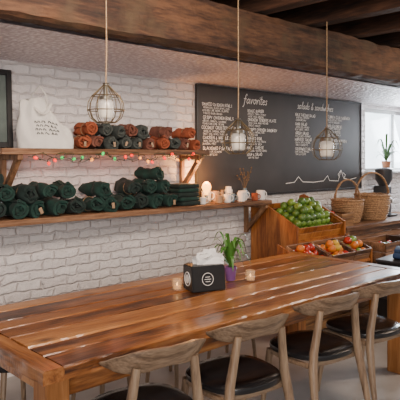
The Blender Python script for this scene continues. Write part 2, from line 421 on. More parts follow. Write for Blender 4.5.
column(.05, .87, [("SMOKED CHICKEN BOWLS", ["brown rice, black beans, corn", "avocado, lime crema, cilantro", "pickled onion, radish"]),
    ("CRISPY CHICKEN BOWLS", ["greens, carrots, cucumber", "peanut dressing, sesame"]),
    ("COCONUT CRUSTED TOFU", ["noodles, cabbage, herbs", "sweet chili sauce, scallion"]),
    ("CHICKEN & WAFFLES", ["maple butter, hot sauce", "seasonal fruit"]),
    ("BLACKENED FISH TACOS", ["slaw, salsa, cilantro", "corn tortillas"])], .029)
column(.68, .84, [("VEGGIE BURGER", ["sprouts, tomato, pickles", "house sauce, brioche"]),
    ("CHICKEN TENDERS PLATE", ["fries, slaw, honey mustard", "biscuit, pickles"]),
    ("CRISPY CHICKEN SANDWICH", ["pickles, cabbage, aioli", "toasted bun"]),
    ("BURRITO BOWL", ["rice, beans, pico, cheese", "sour cream, salsa"]),
    ("MAC & CHEESE", ["cheddar, toasted crumbs"]), ("SOUP & SALAD", ["ask for today"])], .028)
column(1.46, .84, [("KALE CAESAR SALAD", ["croutons, parmesan", "lemon dressing"]), ("COBB SALAD", ["bacon, egg, avocado", "blue cheese, tomato"]),
    ("GREEK SALAD", ["feta, olives, cucumber"]), ("HARVEST SALAD", ["squash, apple, pecans", "maple vinaigrette"]), ("SOUTHWEST SALAD", ["corn, beans, peppers", "tortilla strips"])], .030)
column(2.08, .84, [("TURKEY CLUB SANDWICH", ["bacon, lettuce, tomato", "toasted sourdough"]), ("GRILLED CHEESE", ["cheddar, tomato soup"]),
    ("CHICKEN PESTO", ["mozzarella, arugula", "ciabatta roll"]), ("B.L.T. WITH AVOCADO", ["herb mayo, wheat toast"]), ("TUNA MELT", ["swiss, rye bread", "pickle"])], .030)
mk("chalk_lettering", TB, 'chalk', cb, smooth=False)
bm = NB()
def line(pts, r=.008): stroke(bm, pts, r)
line([(1.3, .09), (1.45, .10), (1.52, .16), (1.6, .10), (1.8, .09), (2.0, .10), (2.08, .16), (2.12, .10), (2.3, .09), (2.36, .22), (2.42, .12), (2.55, .10), (2.7, .12)], .007)
line([(2.36, .22), (2.30, .17), (2.33, .13)], .007); line([(2.40, .19), (2.46, .16), (2.42, .12)], .007)
mk("chalk_drawing", bm, 'chalk', cb, smooth=False)

# ---------------------------------------------------------------- shelves
def shelf(zt, x0, x1, brx, lab, drop):
    r = root("wall_shelf", (0, 0, 0), label=lab, category="shelf")
    bm = NB()
    bx(bm, x0, x1, 3.68, 3.84, zt-.042, zt, .004); bx(bm, x0+.01, x1-.015, 3.845, 3.998, zt-.042, zt, .004)
    mk("shelf_board", bm, 'shelf', r, smooth=False)
    for b in brx:
        bm = NB()
        bx(bm, b-.02, b+.02, 3.962, 3.999, zt-.043-drop, zt-.043, .003)
        bx(bm, b-.02, b+.02, 3.70, 3.96, zt-.08, zt-.043, .003)
        prism(bm, [(3.72, zt-.08), (3.77, zt-.08), (3.962, zt-drop+.03), (3.962, zt-drop-.03)], b-.018, b+.018)
        mk("shelf_bracket", bm, 'shelfy', r, smooth=False)
    return r
shelf(1.66, 1.62, 3.53, (1.76, 3.46), "upper rustic wooden wall shelf holding rolled rust shirts", .33)
shelf(1.175, .6, 4.38, (.9, 4.33), "lower rustic wooden wall shelf holding dark green shirts", .30)

# ---------------------------------------------------------------- rolled shirts
def roll_mesh(L=.25, r0=.056, seed=0):
    bm = NB(); turns = 2.2; n = 48; th = .0165; NL = 12
    rows = []
    for j in range(NL+1):
        f0 = j/NL
        yy = -L/2+L*f0
        pinch = 1-.22*math.exp(-((f0-.42-.05*seed/3)/.10)**2)
        endb = 1+.08*math.sin(math.pi*f0)
        inn = []; out = []
        for i in range(n+1):
            f = i/n; a = f*turns*2*math.pi+seed; r = .010+(r0-.010)*f
            for lst, rr in ((inn, max(.002, r-th/2)), (out, r+th/2*(1 if i < n else .2))):
                rr2 = rr*pinch*endb
                p = Vector((rr2*math.cos(a), yy, rr2*math.sin(a)))
                d = noise.noise_vector(Vector((p.x*13+seed*3.1, p.y*11, p.z*13)))*.022+noise.noise_vector(Vector((p.x*36+seed, p.y*26, p.z*36)))*.009
                e = (1 if j in (0, NL) else (.5 if j in (1, NL-1) else 0))*noise.noise(Vector((a*.7+seed*2, 0, 0)))*.035
                lst.append(bm.verts.new((p.x*.98+d.x, p.y+e+d.y*.3, p.z*.95+d.z)))
        rows.append(inn+out[::-1])
    K = len(rows[0])
    for A, B in zip(rows, rows[1:]):
        for k in range(K):
            bm.faces.new((A[k], A[(k+1) % K], B[(k+1) % K], B[k]))
    for row in (rows[0], rows[-1]):
        for k in range(n):
            bm.faces.new((row[k], row[k+1], row[K-2-k], row[K-1-k]))
    return bm
variants = {}
def get_roll(matname, seed, L=.25, r=.056):
    key = (matname, seed)
    if key not in variants:
        bm = roll_mesh(L, r, seed); bmesh.ops.recalc_face_normals(bm, faces=bm.faces)
        me = bpy.data.meshes.new("rolled_shirt"); bm.to_mesh(me); bm.free(); me.materials.append(MT[matname]); me.shade_smooth(); me.set_sharp_from_angle(angle=math.radians(50))
        variants[key] = me
    return variants[key]
def part_mesh(nm, build, mat):
    bm = NB(); build(bm); bmesh.ops.recalc_face_normals(bm, faces=bm.faces)
    me = bpy.data.meshes.new(nm); bm.to_mesh(me); bm.free(); me.materials.append(MT[mat]); return me
BAND = part_mesh("twine_tie", lambda bm: tube(bm, [((.056*math.cos(a))*.95, -.02+.004*math.sin(a*2), (.056*math.sin(a))*.93) for a in [2*math.pi*i/24 for i in range(24)]], .0028, 5, True), 'cord')
TAG = part_mesh("paper_tag", lambda bm: bx(bm, -.011, .011, -.140, -.138, -.035, .005, 0), 'tan')
def place_roll(mat, x, y, z, yaw, roll, sc, lab, grp, tie=False, tag=False):
    o = bpy.data.objects.new("rolled_shirt", get_roll(mat, random.randint(0, 5))); COL.objects.link(o)
    o.location = (x, y, z); o.rotation_euler = (R(-.04, .04), roll, yaw); o.scale = (sc*R(.96, 1.04), sc*R(.85, 1.0), sc*R(.94, 1.04))
    o["label"] = lab; o["category"] = "shirt"; o["group"] = grp
    if tie:
        t = bpy.data.objects.new("twine_tie", BAND); COL.objects.link(t); t.parent = o
    if tag:
        t = bpy.data.objects.new("paper_tag", TAG); COL.objects.link(t); t.parent = o
    return o
gl = "dark green shirt rolled up on the lower shelf"; gg = "dark green rolled shirts on the lower shelf"
xs = 1.30; k = 0
pos = []
while xs < 3.13:
    sc = R(1.04, 1.14); place_roll('green' if k % 4 != 2 else 'green2', xs, 3.825+R(-.01, .01), 1.175+.060*sc, R(-.12, .08), R(-.5, .5), sc, gl, gg, k % 3 == 1, k % 4 == 0)
    pos.append(xs); xs += .152; k += 1
for i in (0, 1, 2, 3, 4, 5, 7, 9, 10, 11):
    if i+1 < len(pos):
        place_roll('green' if i % 3 else 'green2', (pos[i]+pos[i+1])/2+R(-.006, .006), 3.825, 1.175+.066+.113, R(-.15, .12), R(-.6, .6), R(.98, 1.08), gl, gg, i % 3 == 0)
place_roll('green', 2.96, 3.825, 1.465, .25, 1, 1.0, gl, gg); place_roll('green2', 1.60, 3.825, 1.465, -.2, 1, 1.0, gl, gg)
def fold_mesh(bm):
    bx(bm, -.11, .11, -.12, .12, 0, .036, .015, seg=3)
    for v in bm.verts: v.co += noise.noise_vector(v.co*14)*.010
for i in range(5):
    bm = NB(); fold_mesh(bm)
    mk("folded_shirt", bm, 'green' if i % 2 else 'green2', loc=(3.34+R(-.01, .01), 3.84, 1.178+.038*i), rot=(0, 0, R(-.12, .12)),
       label="dark green folded shirt in a stack on the lower shelf", category="shirt", group="folded shirts on the lower shelf")
ug = "rust and gray rolled shirts on the upper shelf"
cols = ['rust', 'rust2', 'char', 'char', 'char', 'rust2', 'rust', 'char', 'rust2', 'rust']
names = {'rust': "rust orange shirt rolled up on the upper shelf", 'char': "gray green shirt rolled up on the upper shelf", 'rust2': "clay brown shirt rolled up on the upper shelf"}
pos = []; xs = 2.28
for c in cols:
    place_roll(c, xs, 3.825, 1.66+.054, R(-.12, .10), R(-.6, .6), .92, names[c], ug, random.random() < .5, random.random() < .5); pos.append(xs); xs += .126
for i, c in zip((0, 1, 2, 3, 4, 6, 8), ('rust', 'char', 'char', 'rust2', 'char', 'rust2', 'rust')):
    place_roll(c, (pos[i]+pos[i+1])/2, 3.825, 1.66+.054+.096, R(-.15, .15), R(-.6, .6), .9, names[c], ug, i % 2 == 0)

# ---------------------------------------------------------------- tote bag
tb = root("tote_bag", (2.0, 3.80, 1.661), (0, 0, -.25), label="slumped natural canvas tote bag with dark print on upper shelf", category="bag")
nz_, na = 26, 60
bm = NB()
rg = []
def bagpt(f, a):
    hw = .200-.03*f+.010*math.sin(f*5); hd = .085*max(0, 1-f)**.7+.010
    c, s = math.cos(a), math.sin(a)
    x_ = hw*abs(c)**.75*(1 if c > 0 else -1); y_ = hd*abs(s)**.85*(1 if s > 0 else -1)
    d = noise.noise_vector(Vector((x_*7+3, y_*7, f*2.2)))*.06*(.25+f)
    fold = .012*math.sin(x_*75+f*6+2*math.sin(f*4))*(.3+.7*f)*(1 if s < 0 else -1)
    zz = f*.36+d.z*.6*f-.17*f*f*max(0, x_/.19+.2)**1.4-.03*f*f*(x_/.19)**2
    return Vector((x_+d.x*.5-.02*f*f, y_+d.y*.8+fold, zz))
for j in range(nz_+1):
    f = j/nz_
    rg.append([bm.verts.new(bagpt(f, 2*math.pi*i/na)) for i in range(na)])
for A, B in zip(rg, rg[1:]):
    for k in range(na): bm.faces.new((A[k], A[(k+1) % na], B[(k+1) % na], B[k]))
bm.faces.new(rg[0]); bm.faces.new(rg[-1])
mk("bag_body", bm, 'canvas', tb)
for sy in (-1, 1):
    bm = NB()
    if sy > 0: pts = [(-.11+.13*i/16, .005+.01*math.sin(i*.5), .32+.12*math.sin(math.pi*i/16)**.8+.008*math.sin(i)) for i in range(17)]
    else: pts = [(-.11+.14*i/16, -.03-.055*math.sin(math.pi*i/16), .325-.08*math.sin(math.pi*i/16)) for i in range(17)]
    tube(bm, pts, .013, 8, flat=.35); mk("bag_handle", bm, 'canvas', tb)
bm = NB()
def on_bag(u, f):
    p = bagpt(f, -math.pi/2+u*1.1); return p+Vector((0, -.003, 0))
for j in range(4):
    for i in range(6-(j % 2)):
        u0 = -.30+.10*i+.04*(j % 2); f0 = .56-.085*j
        tube(bm, [on_bag(u0, f0-.02), on_bag(u0+.015, f0+.022), on_bag(u0+.05, f0+.02*math.sin(i+j)), on_bag(u0+.06, f0-.02)], .0034, 5)
mk("printed_emblem", bm, 'print', tb)

fr = root("framed_picture", (1.60, 3.93, 1.665), label="black framed dusky picture standing on upper shelf", category="picture")
bm = NB()
for a in ((-.21, -.17, 0, .56), (.17, .21, 0, .56), (-.17, .17, 0, .04), (-.17, .17, .52, .56)): bx(bm, a[0], a[1], -.015, .015, a[2], a[3], .003)
mk("picture_frame", bm, 'black', fr, smooth=False)
bm = NB(); bx(bm, -.17, .17, 0, .01, .04, .52); mk("picture_print", bm, 'mirror', fr, smooth=False)
fr.rotation_euler = (-.06, 0, 0)

# ---------------------------------------------------------------- string lights
sl = root("string_lights", (0, 0, 0), label="green wire with small red amber lights along shelf edge", category="string lights")
pts = []
for i in range(200):
    x_ = 1.80+1.68*i/199
    pts.append((x_+.02*math.sin(i*.7), 3.668-.006*math.sin(i*.9), 1.598+.02*math.sin(x_*11)+.018*math.sin(x_*37)))
bm = NB(); tube(bm, pts, .0022, 5)
pts2 = [(1.85+1.55*i/150+.02*math.sin(i), 3.664-.006*math.sin(i*.6), 1.60-.028*math.sin(i*.21)-.01*math.sin(i*.9)) for i in range(151)]
tube(bm, pts2, .0022, 5)
mk("light_wire", bm, 'gwire', sl)
for i in list(range(2, 198, 10)):
    p = Vector(pts[i] if i % 3 else pts2[min(150, i*3//4)]); bm = NB()
    Mx = Matrix.Translation(p+Vector((0, -.004, 0))) @ Matrix.Rotation(R(1.6, 4.6), 4, 'X') @ Matrix.Rotation(R(-.6, .6), 4, 'Y')
    lathe(bm, [(0, 0), (.006, 0), (.0115, .008), (.011, .018), (.005, .029), (0, .031)], 8, Mx)
    mk("light_bulb", bm, random.choice(['lr', 'lr', 'lr', 'ly', 'lr', 'lg']), sl)
for x_ in (2.1, 2.6, 3.1):
    l = bpy.data.lights.new("string_glow", 'POINT'); l.energy = .7; l.color = (1, .18, .06); l.shadow_soft_size = .1
    o = bpy.data.objects.new("string_glow", l); o.location = (x_, 3.80, 1.56); COL.objects.link(o)

# ---------------------------------------------------------------- lower shelf small things
ZS = 1.175
lp = root("bare_bulb_lamp", (3.60, 3.80, ZS), label="small lamp with glowing amber filament bulb on lower shelf", category="lamp")
bm = NB(); lathe(bm, [(0, 0), (.035, 0), (.036, .02), (.02, .03), (.016, .045), (0, .045)], 20); mk("lamp_base", bm, 'tan', lp)
bm = NB(); lathe(bm, [(0, .045), (.015, .045), (.015, .075), (.012, .08), (0, .08)], 16); mk("lamp_socket", bm, 'lid', lp)
bm = NB(); lathe(bm, [(0, .08), (.012, .08), (.016, .095), (.036, .125), (.044, .150), (.035, .180), (.014, .198), (0, .20)], 18); mk("lamp_bulb", bm, 'bulbw', lp)
L = bpy.data.lights.new("lamp_light", 'POINT'); L.energy = 15; L.color = (1, .42, .12); L.shadow_soft_size = .04
lo = bpy.data.objects.new("lamp_light", L); lo.location = (3.60, 3.80, ZS+.26); COL.objects.link(lo)

def mug(mat, x, y, yaw, s, lab):
    r = root("mug", (x, y, ZS+.001), (0, 0, yaw), label=lab, category="mug", group="mugs on the lower shelf")
    bm = NB(); lathe(bm, [(0, 0), (.034, 0), (.040, .006), (.041, .09), (.038, .091), (.037, .01), (0, .01)], 24); mk("mug_body", bm, mat, r)
    bm = NB(); tube(bm, [(.038, 0, .072), (.055, 0, .076), (.067, 0, .062), (.067, 0, .04), (.055, 0, .024), (.038, 0, .022)], .0055, 8); mk("mug_handle", bm, mat, r)
    r.scale = (s, s, s)
mug('white', 3.51, 3.75, -1.0, .7, "small white ceramic mug beside the glowing lamp")
mug('tan', 3.72, 3.76, -.8, .8, "tan stoneware mug on the lower shelf")
mug('white', 3.81, 3.74, -.5, .85, "white ceramic mug beside a tan mug")
mug('blueglaze', 3.91, 3.79, -.9, .85, "blue gray glazed mug on the lower shelf")
mug('white', 4.00, 3.74, -.3, .95, "white ceramic mug near the dried branches")
mug('white', 4.10, 3.82, -.6, 1.05, "white ceramic mug near the dried branches")
mug('tan', 3.81, 3.91, -.5, 1.1, "tan stoneware mug on the lower shelf")
mug('white', 4.30, 3.76, -.2, 1.05, "white ceramic mug at the shelf end")
mug('rust', 4.19, 3.74, -.9, .8, "small clay orange mug near the shelf end")
mug('white', 3.71, 3.92, -.5, 1.15, "tall white ceramic mug behind the tan mug")
vs = root("bud_vase", (4.22, 3.90, ZS+.001), label="small gray vase holding dried branches on lower shelf", category="vase")
bm = NB(); lathe(bm, [(0, 0), (.03, 0), (.042, .03), (.036, .07), (.018, .10), (.02, .115), (.016, .115), (.012, .09), (0, .08)], 20); mk("vase_body", bm, 'blueglaze', vs)
bm = NB()
for i in range(7):
    a = i*.95; e = Vector((math.cos(a)*R(.04, .10), math.sin(a)*.04, R(.20, .32)))
    p = [Vector((0, 0, .09)), e*.5+Vector((.01, 0, .06)), e]
    tube(bm, p, [.003, .0025, .0015], 5)
    for q in (e, e*.8+Vector((.01, 0, .02)), e*.65+Vector((-.012, 0, .05))):
        lathe(bm, [(0, -.010), (.010, 0), (0, .012)], 6, Matrix.Translation(q))
mk("dried_branch", bm, 'twig', vs)
bm = NB(); lathe(bm, [(0, 0), (.022, 0), (.024, .05), (.015, .07), (.015, .1), (.018, .105), (0, .108)], 16)
mk("glass_bottle", bm, 'tan', loc=(3.93, 3.93, ZS+.001), label="small amber bottle behind mugs on lower shelf", category="bottle")
bm = NB(); lathe(bm, [(0, 0), (.035, 0), (.04, .01), (.04, .10), (.03, .12), (.03, .135), (0, .14)], 18)
mk("ceramic_jar", bm, 'white', loc=(4.03, 3.94, ZS+.001), label="white lidded ceramic jar behind mugs on lower shelf", category="jar")

# ---------------------------------------------------------------- pendants
def pendant(x, y, zc, rot, sc, lab):
    r = root("pendant_lamp", (x, y, zc), (0, 0, rot), label=lab, category="pendant lamp", group="wire cage pendants over the table")
    prof = [(.058, -.092), (.090, -.066), (.106, -.022), (.102, .022), (.080, .062), (.045, .095), (.018, .122)]
    prof = [(a*sc, b*sc) for a, b in prof]
    bm = NB()
    for i in range(12):
        a = 2*math.pi*i/12
        tube(bm, [(q*math.cos(a), q*math.sin(a), z) for q, z in prof], .0026, 5)
    for q, z in (prof[0], prof[2], prof[4], prof[6]):
        tube(bm, [(q*math.cos(2*math.pi*i/28), q*math.sin(2*math.pi*i/28), z) for i in range(28)], .0030, 5, True)
    mk("wire_cage", bm, 'wire', r)
    bm = NB(); lathe(bm, [(0, -.07*sc), (.040*sc, -.07*sc), (.048*sc, -.06*sc), (.048*sc, .025*sc), (.036*sc, .04*sc), (0, .04*sc)], 20); mk("glass_jar", bm, 'jar', r)
    bm = NB(); lathe(bm, [(0, -.064*sc), (.026*sc, -.06*sc), (.028*sc, .0), (.018*sc, .02*sc), (0, .024*sc)], 16); mk("light_bulb", bm, 'jarin', r)
    bm = NB(); lathe(bm, [(0, .041*sc), (.038*sc, .041*sc), (.038*sc, .060*sc), (.014, .066*sc), (.014, .13*sc), (.018, .135*sc), (0, .14*sc)], 20); mk("jar_lid", bm, 'lid', r)
    bm = NB(); tube(bm, [(0, 0, .13*sc), (0.004, 0, .3), (0, 0, 2.66-zc)], .0040, 6); mk("hanging_cord", bm, 'cord', r)
pendant(1.72, 2.60, 1.87, 0, .92, "wire cage pendant with jar hanging over the table")
pendant(2.75, 2.60, 1.715, .3, 1.02, "wire cage pendant with jar hanging over the table")
pendant(3.75, 2.60, 1.68, .6, 1.10, "wire cage pendant with jar hanging over the table")

# ---------------------------------------------------------------- table
TX0, TX1, TY0, TY1, TZ = 1.07, 4.08, 2.06, 3.16, .76
tbl = root("dining_table", (0, 0, 0), label="long glossy reclaimed wood plank dining table", category="table")
def plank(bm, x0, x1, y0, y1, z0, z1, along=0):
    n = 70; rows = []
    tw = R(-.0018, .0018)
    for i in range(n+1):
        f = i/n; row = []
        for (q, z) in ((0, z0), (0, z1-.008), (.004, z1), (1, z1), (2, z1-.008), (2, z0)):
            if along == 0:
                xx = x0+(x1-x0)*f
                yy = {0: y0, .004: y0+.007, 1: y1-.007, 2: y1}[q]
                d = noise.noise(Vector((xx*14, yy*3, z*20)))*.006
                row.append(bm.verts.new((xx, yy+d, z+tw+noise.noise(Vector((xx*3, yy*6, 5)))*.002)))
            else:
                yy = y0+(y1-y0)*f
                xx = {0: x0, .004: x0+.007, 1: x1-.007, 2: x1}[q]
                d = noise.noise(Vector((xx*3, yy*14, z*20)))*.008
                row.append(bm.verts.new((xx+d, yy, z+noise.noise(Vector((xx*6, yy*3, 5)))*.002)))
        rows.append(row)
    for A, B in zip(rows, rows[1:]):
        for k in range(6): bm.faces.new((A[k], A[(k+1) % 6], B[(k+1) % 6], B[k]))
    bm.faces.new(rows[0]); bm.faces.new(rows[-1])
bm = NB(); y = TY0; ws = [.17, .14, .19, .15, .13, .18, .14]
for w in ws:
    plank(bm, TX0+.095, TX1-.10, y, y+w-.007, TZ-.055, TZ); y += w
bx(bm, TX0+.10, TX1-.105, TY0+.01, TY1-.015, TZ-.058, TZ-.012)
mk("tabletop", bm, 'table', tbl, smooth=False)
bm = NB(); plank(bm, TX0, TX0+.091, TY0-.004, TY1+.004, TZ-.056, TZ+.001, 1)
mk("breadboard_end", bm, 'tabley', tbl, smooth=False)
bm = NB(); plank(bm, TX1-.096, TX1, TY0-.004, TY1+.004, TZ-.056, TZ+.001, 1)
mk("breadboard_end", bm, 'tabley', tbl, smooth=False)
bm = NB()
bx(bm, TX0+.12, TX1-.12, TY0+.10, TY0+.13, TZ-.17, TZ-.061, .003); bx(bm, TX0+.12, TX1-.12, TY1-.13, TY1-.10, TZ-.17, TZ-.061, .003)
bx(bm, TX0+.10, TX0+.13, TY0+.13, TY1-.13, TZ-.17, TZ-.061, .003); bx(bm, TX1-.13, TX1-.10, TY0+.13, TY1-.13, TZ-.17, TZ-.061, .003)
mk("table_apron", bm, 'table', tbl, smooth=False)
for xx in (TX0+.03, TX1-.14):
    for yy in (TY0+.03, TY1-.14):
        bm = NB(); bx(bm, xx, xx+.11, yy, yy+.11, 0, TZ-.061, .006); mk("leg", bm, 'tablez', tbl, smooth=False)

# ---------------------------------------------------------------- chairs
def make_chair():
    r = root("dining_chair", (0, 0, 0), label="weathered oak dining chair with black leather seat and curved back", category="chair", group="dining chairs along the table")
    bm = NB(); n = 40; rings = []
    for s, z in ((.0, .440), (.90, .440), (.985, .447), (1.0, .460), (.985, .474), (.93, .483), (.7, .488), (.0, .486)):
        ring = []
        for i in range(n):
            a = 2*math.pi*i/n; c, q = math.cos(a), math.sin(a)
            x_ = .235*math.copysign(abs(c)**.75, c); y_ = .225*math.copysign(abs(q)**.75, q)
            x_ *= 1+.06*(y_/.225)
            ring.append((x_*s, y_*s+.0, z))
        rings.append(ring)
    R_ = [[bm.verts.new(p) for p in g] if k not in (0, 7) else [bm.verts.new((0, 0, g[0][2]))] for k, g in enumerate(rings)]
    for A, B in zip(R_, R_[1:]):
        for k in range(n):
            a = [A[0]] if len(A) == 1 else [A[k], A[(k+1) % n]]
            b = [B[0]] if len(B) == 1 else [B[(k+1) % n], B[k]]
            bm.faces.new(a+b)
    mk("seat", bm, 'leather', r)
    bm = NB()
    tube(bm, [(-.19, .17, .42), (-.21, 0, .42), (-.19, -.17, .42)], .014, 8, flat=1.2)
    tube(bm, [(.19, .17, .42), (.21, 0, .42), (.19, -.17, .42)], .014, 8, flat=1.2)
    tube(bm, [(-.19, .165, .42), (0, .175, .42), (.19, .165, .42)], .014, 8, flat=1.2)
    tube(bm, [(-.19, -.165, .42), (0, -.175, .42), (.19, -.165, .42)], .014, 8, flat=1.2)
    mk("seat_frame", bm, 'oak', r)
    bm = NB(); n = 44; rows = []
    for i in range(n+1):
        t = -1+2*i/n; ph = t*1.08
        cx, cy = .280*math.sin(ph), .015-.25*math.cos(ph)
        nrm = Vector((math.sin(ph)*.25, -math.cos(ph)*.275, 0)).normalized()
        g = math.exp(-((abs(t)-.45)/.30)**2)
        hh = .030+.020*g+.014*math.exp(-(t/.3)**2)
        if abs(t) > .80: hh *= 1-.5*(abs(t)-.80)/.20
        zc = .752+.012*math.cos(t*math.pi)
        th = .012+.004*g
        sc_ = []
        for (u, v) in ((-1, -.75), (-.6, -1), (.6, -1), (1, -.75), (1, .7), (.6, 1), (-.6, 1), (-1, .7)):
            p = Vector((cx, cy, zc))+nrm*(u*th+v*.020)+Vector((0, 0, v*hh))
            sc_.append(bm.verts.new(p))
        rows.append(sc_)
    for A, B in zip(rows, rows[1:]):
        for k in range(8): bm.faces.new((A[k], A[(k+1) % 8], B[(k+1) % 8], B[k]))
    bm.faces.new(rows[0]); bm.faces.new(rows[-1])
    mk("backrest", bm, 'oak', r)
    for sx in (-1, 1):
        bm = NB()
        pts = [(sx*.225, -.275, 0), (sx*.212, -.235, .2), (sx*.194, -.20, .40), (sx*.178, -.19, .50), (sx*.158, -.198, .62), (sx*.142, -.206, .735)]
        tube(bm, pts, [.014, .020, .026, .025, .022, .020], 10); mk("leg", bm, 'oakz', r)
        bm = NB()
        tube(bm, [(sx*.225, .215, 0), (sx*.205, .185, .25), (sx*.19, .165, .43)], [.013, .019, .023], 10); mk("leg", bm, 'oakz', r)
    return r
ch = make_chair()
ch.location = (1.58, 2.09, 0); ch.rotation_euler = (0, 0, -.14)
dup(ch, (2.18, 2.09, 0), (0, 0, -.13)); dup(ch, (2.86, 2.09, 0), (0, 0, -.15)); dup(ch, (3.45, 2.09, 0), (0, 0, -.14))
st = root("stool", (1.45, 3.14, 0), label="backless wooden stool with round black seat behind the table", category="stool", group="stools tucked behind the table")
bm = NB(); lathe(bm, [(0, .43), (.18, .43), (.19, .445), (.188, .465), (.17, .475), (0, .478)], 32); mk("seat", bm, 'leather', st)
for i in range(4):
    a = math.pi/4+i*math.pi/2; c, s = math.cos(a), math.sin(a)
    bm = NB(); tube(bm, [(c*.19, s*.19, 0), (c*.14, s*.14, .43)], [.013, .018], 8); mk("leg", bm, 'oakz', st)
for xx in (2.05, 2.65, 3.25): dup(st, (xx, 3.14, 0), (0, 0, .2))

# ---------------------------------------------------------------- things on table
TT = TZ+.003
nh = root("napkin_holder", (2.50, 2.66, TT), (0, 0, -.32), label="black napkin dispenser with round emblem and white napkins", category="napkin holder")
bm = NB()
prism(bm, [(-.080, 0), (.075, 0), (.075, .155), (-.060, .155)], -.115, .115)
bmesh.ops.bevel(bm, geom=bm.edges[:], offset=.006, segments=2, affect='EDGES')
mk("holder_body", bm, 'black', nh)
bm = NB()
for i in range(9):
    Mx = Matrix.Translation((.025+.014*math.sin(i*2.1), -.035+i*.010, .115)) @ Matrix.Rotation(-.55+.13*i, 4, 'X') @ Matrix.Rotation(.32*math.sin(i*1.3)+.12, 4, 'Y')
    nn = 6; g = []
    for a in range(nn+1):
        for b in range(nn+1):
            px = -.070+.14*a/nn; pz = (.11+.016*math.sin(i*2))*b/nn
            py = .018*math.sin(a*.9+i)*b/nn+.008*math.sin(b+i*2)
            g.append(bm.verts.new(Mx @ Vector((px, py, pz))))
    for a in range(nn):
        for b in range(nn): bm.faces.new((g[a*(nn+1)+b], g[(a+1)*(nn+1)+b], g[(a+1)*(nn+1)+b+1], g[a*(nn+1)+b+1]))
mk("napkins", bm, 'paper', nh)
bm = NB()
MF = Matrix.Translation((-.01, -.0745, .075)) @ Matrix.Rotation(-math.atan2(.02, .155), 4, 'X')
tube(bm, [MF @ Vector((.038*math.cos(a), 0, .038*math.sin(a))) for a in [2*math.pi*i/28 for i in range(28)]], .0018, 6, True)
for j, w_ in ((0, .016), (1, .022), (2, .016)):
    bx(bm, -w_, w_, -.0015, .0015, .012-j*.014, .015-j*.014, 0, MF)
mk("round_emblem", bm, 'paper', nh)
bm = NB()
tube(bm, [(-.1165, .042*math.cos(a), .072+.042*math.sin(a)) for a in [2*math.pi*i/28 for i in range(28)]], .003, 6, True)
lathe(bm, [(0, 0), (.028, 0), (.028, .001), (0, .001)], 20, Matrix.Translation((-.118, 0, .072)) @ Matrix.Rotation(math.pi/2, 4, 'Y'))
mk("side_emblem", bm, 'paper', nh)

def votive(x, y, lab):
    r = root("votive_candle", (x, y, TT), label=lab, category="candle", group="votive candles on the table")
    bm = NB(); lathe(bm, [(0, 0), (.026, 0), (.031, .004), (.034, .07), (.031, .07), (.028, .01), (0, .01)], 24); mk("glass_cup", bm, 'vglass', r)
    bm = NB(); lathe(bm, [(0, .011), (.024, .011), (.024, .026), (0, .026)], 20); mk("candle_wax", bm, 'wax', r)
    bm = NB(); lathe(bm, [(0, .027), (.004, .031), (.005, .036), (.002, .046), (0, .05)], 10); mk("candle_flame", bm, 'flame', r)
votive(2.35, 2.75, "small amber glass votive candle beside the napkin holder"); votive(2.89, 2.62, "small amber glass votive candle beside the potted plant")

def leafblade(bm, base, az, length, w, rise, droop, n=8):
    pr = []
    for i in range(n+1):
        f = i/n
        d = length*f; z = rise*math.sin(f*math.pi*.62)*length-droop*f*f*length
        ww = w*math.sin(math.pi*(f*.88+.10))**.8
        c, s = math.cos(az), math.sin(az)
        ctr = Vector(base)+Vector((c*d, s*d, z)); sd = Vector((-s, c, 0))
        pr.append((bm.verts.new(ctr+sd*ww+Vector((0, 0, .15*ww))), bm.verts.new(ctr-Vector((0, 0, .25*ww))), bm.verts.new(ctr-sd*ww+Vector((0, 0, .15*ww)))))
    for A, B in zip(pr, pr[1:]):
        bm.faces.new((A[0], A[1], B[1], B[0])); bm.faces.new((A[1], A[2], B[2], B[1]))
def plant(name, loc, potmat, pr, ph, nl, ll, lw, leafmat, lab, rise=1.0, dr=(.2, .9)):
    r = root(name, loc, label=lab, category="plant")
    bm = NB(); lathe(bm, [(0, 0), (pr*.72, 0), (pr*.8, ph*.1), (pr, ph*.9), (pr*1.05, ph), (pr*.93, ph), (pr*.9, ph*.88), (0, ph*.88)], 24); mk("plant_pot", bm, potmat, r)
    bm = NB(); lathe(bm, [(0, ph*.885), (pr*.88, ph*.885), (pr*.8, ph*.92), (0, ph*.95)], 18); mk("soil", bm, 'soil', r)
    bm = NB()
    for i in range(nl):
        leafblade(bm, (0, 0, ph*.92), i*2.4+R(-.3, .3), ll*R(.6, 1.1), lw*R(.8, 1.2), rise*R(.5, 1.5), R(*dr))
    mk("leaves", bm, leafmat, r)
plant("potted_plant", (2.80, 2.72, TT), 'purple', .042, .095, 28, .14, .012, 'leaf', "small leafy plant in a purple pot on the table", 1.5, (.4, 1.5))
plant("potted_plant", (7.13, 3.99, 1.416), 'terra', .06, .13, 16, .20, .016, 'leafd', "leafy plant in a clay pot on the window sill", 1.5)

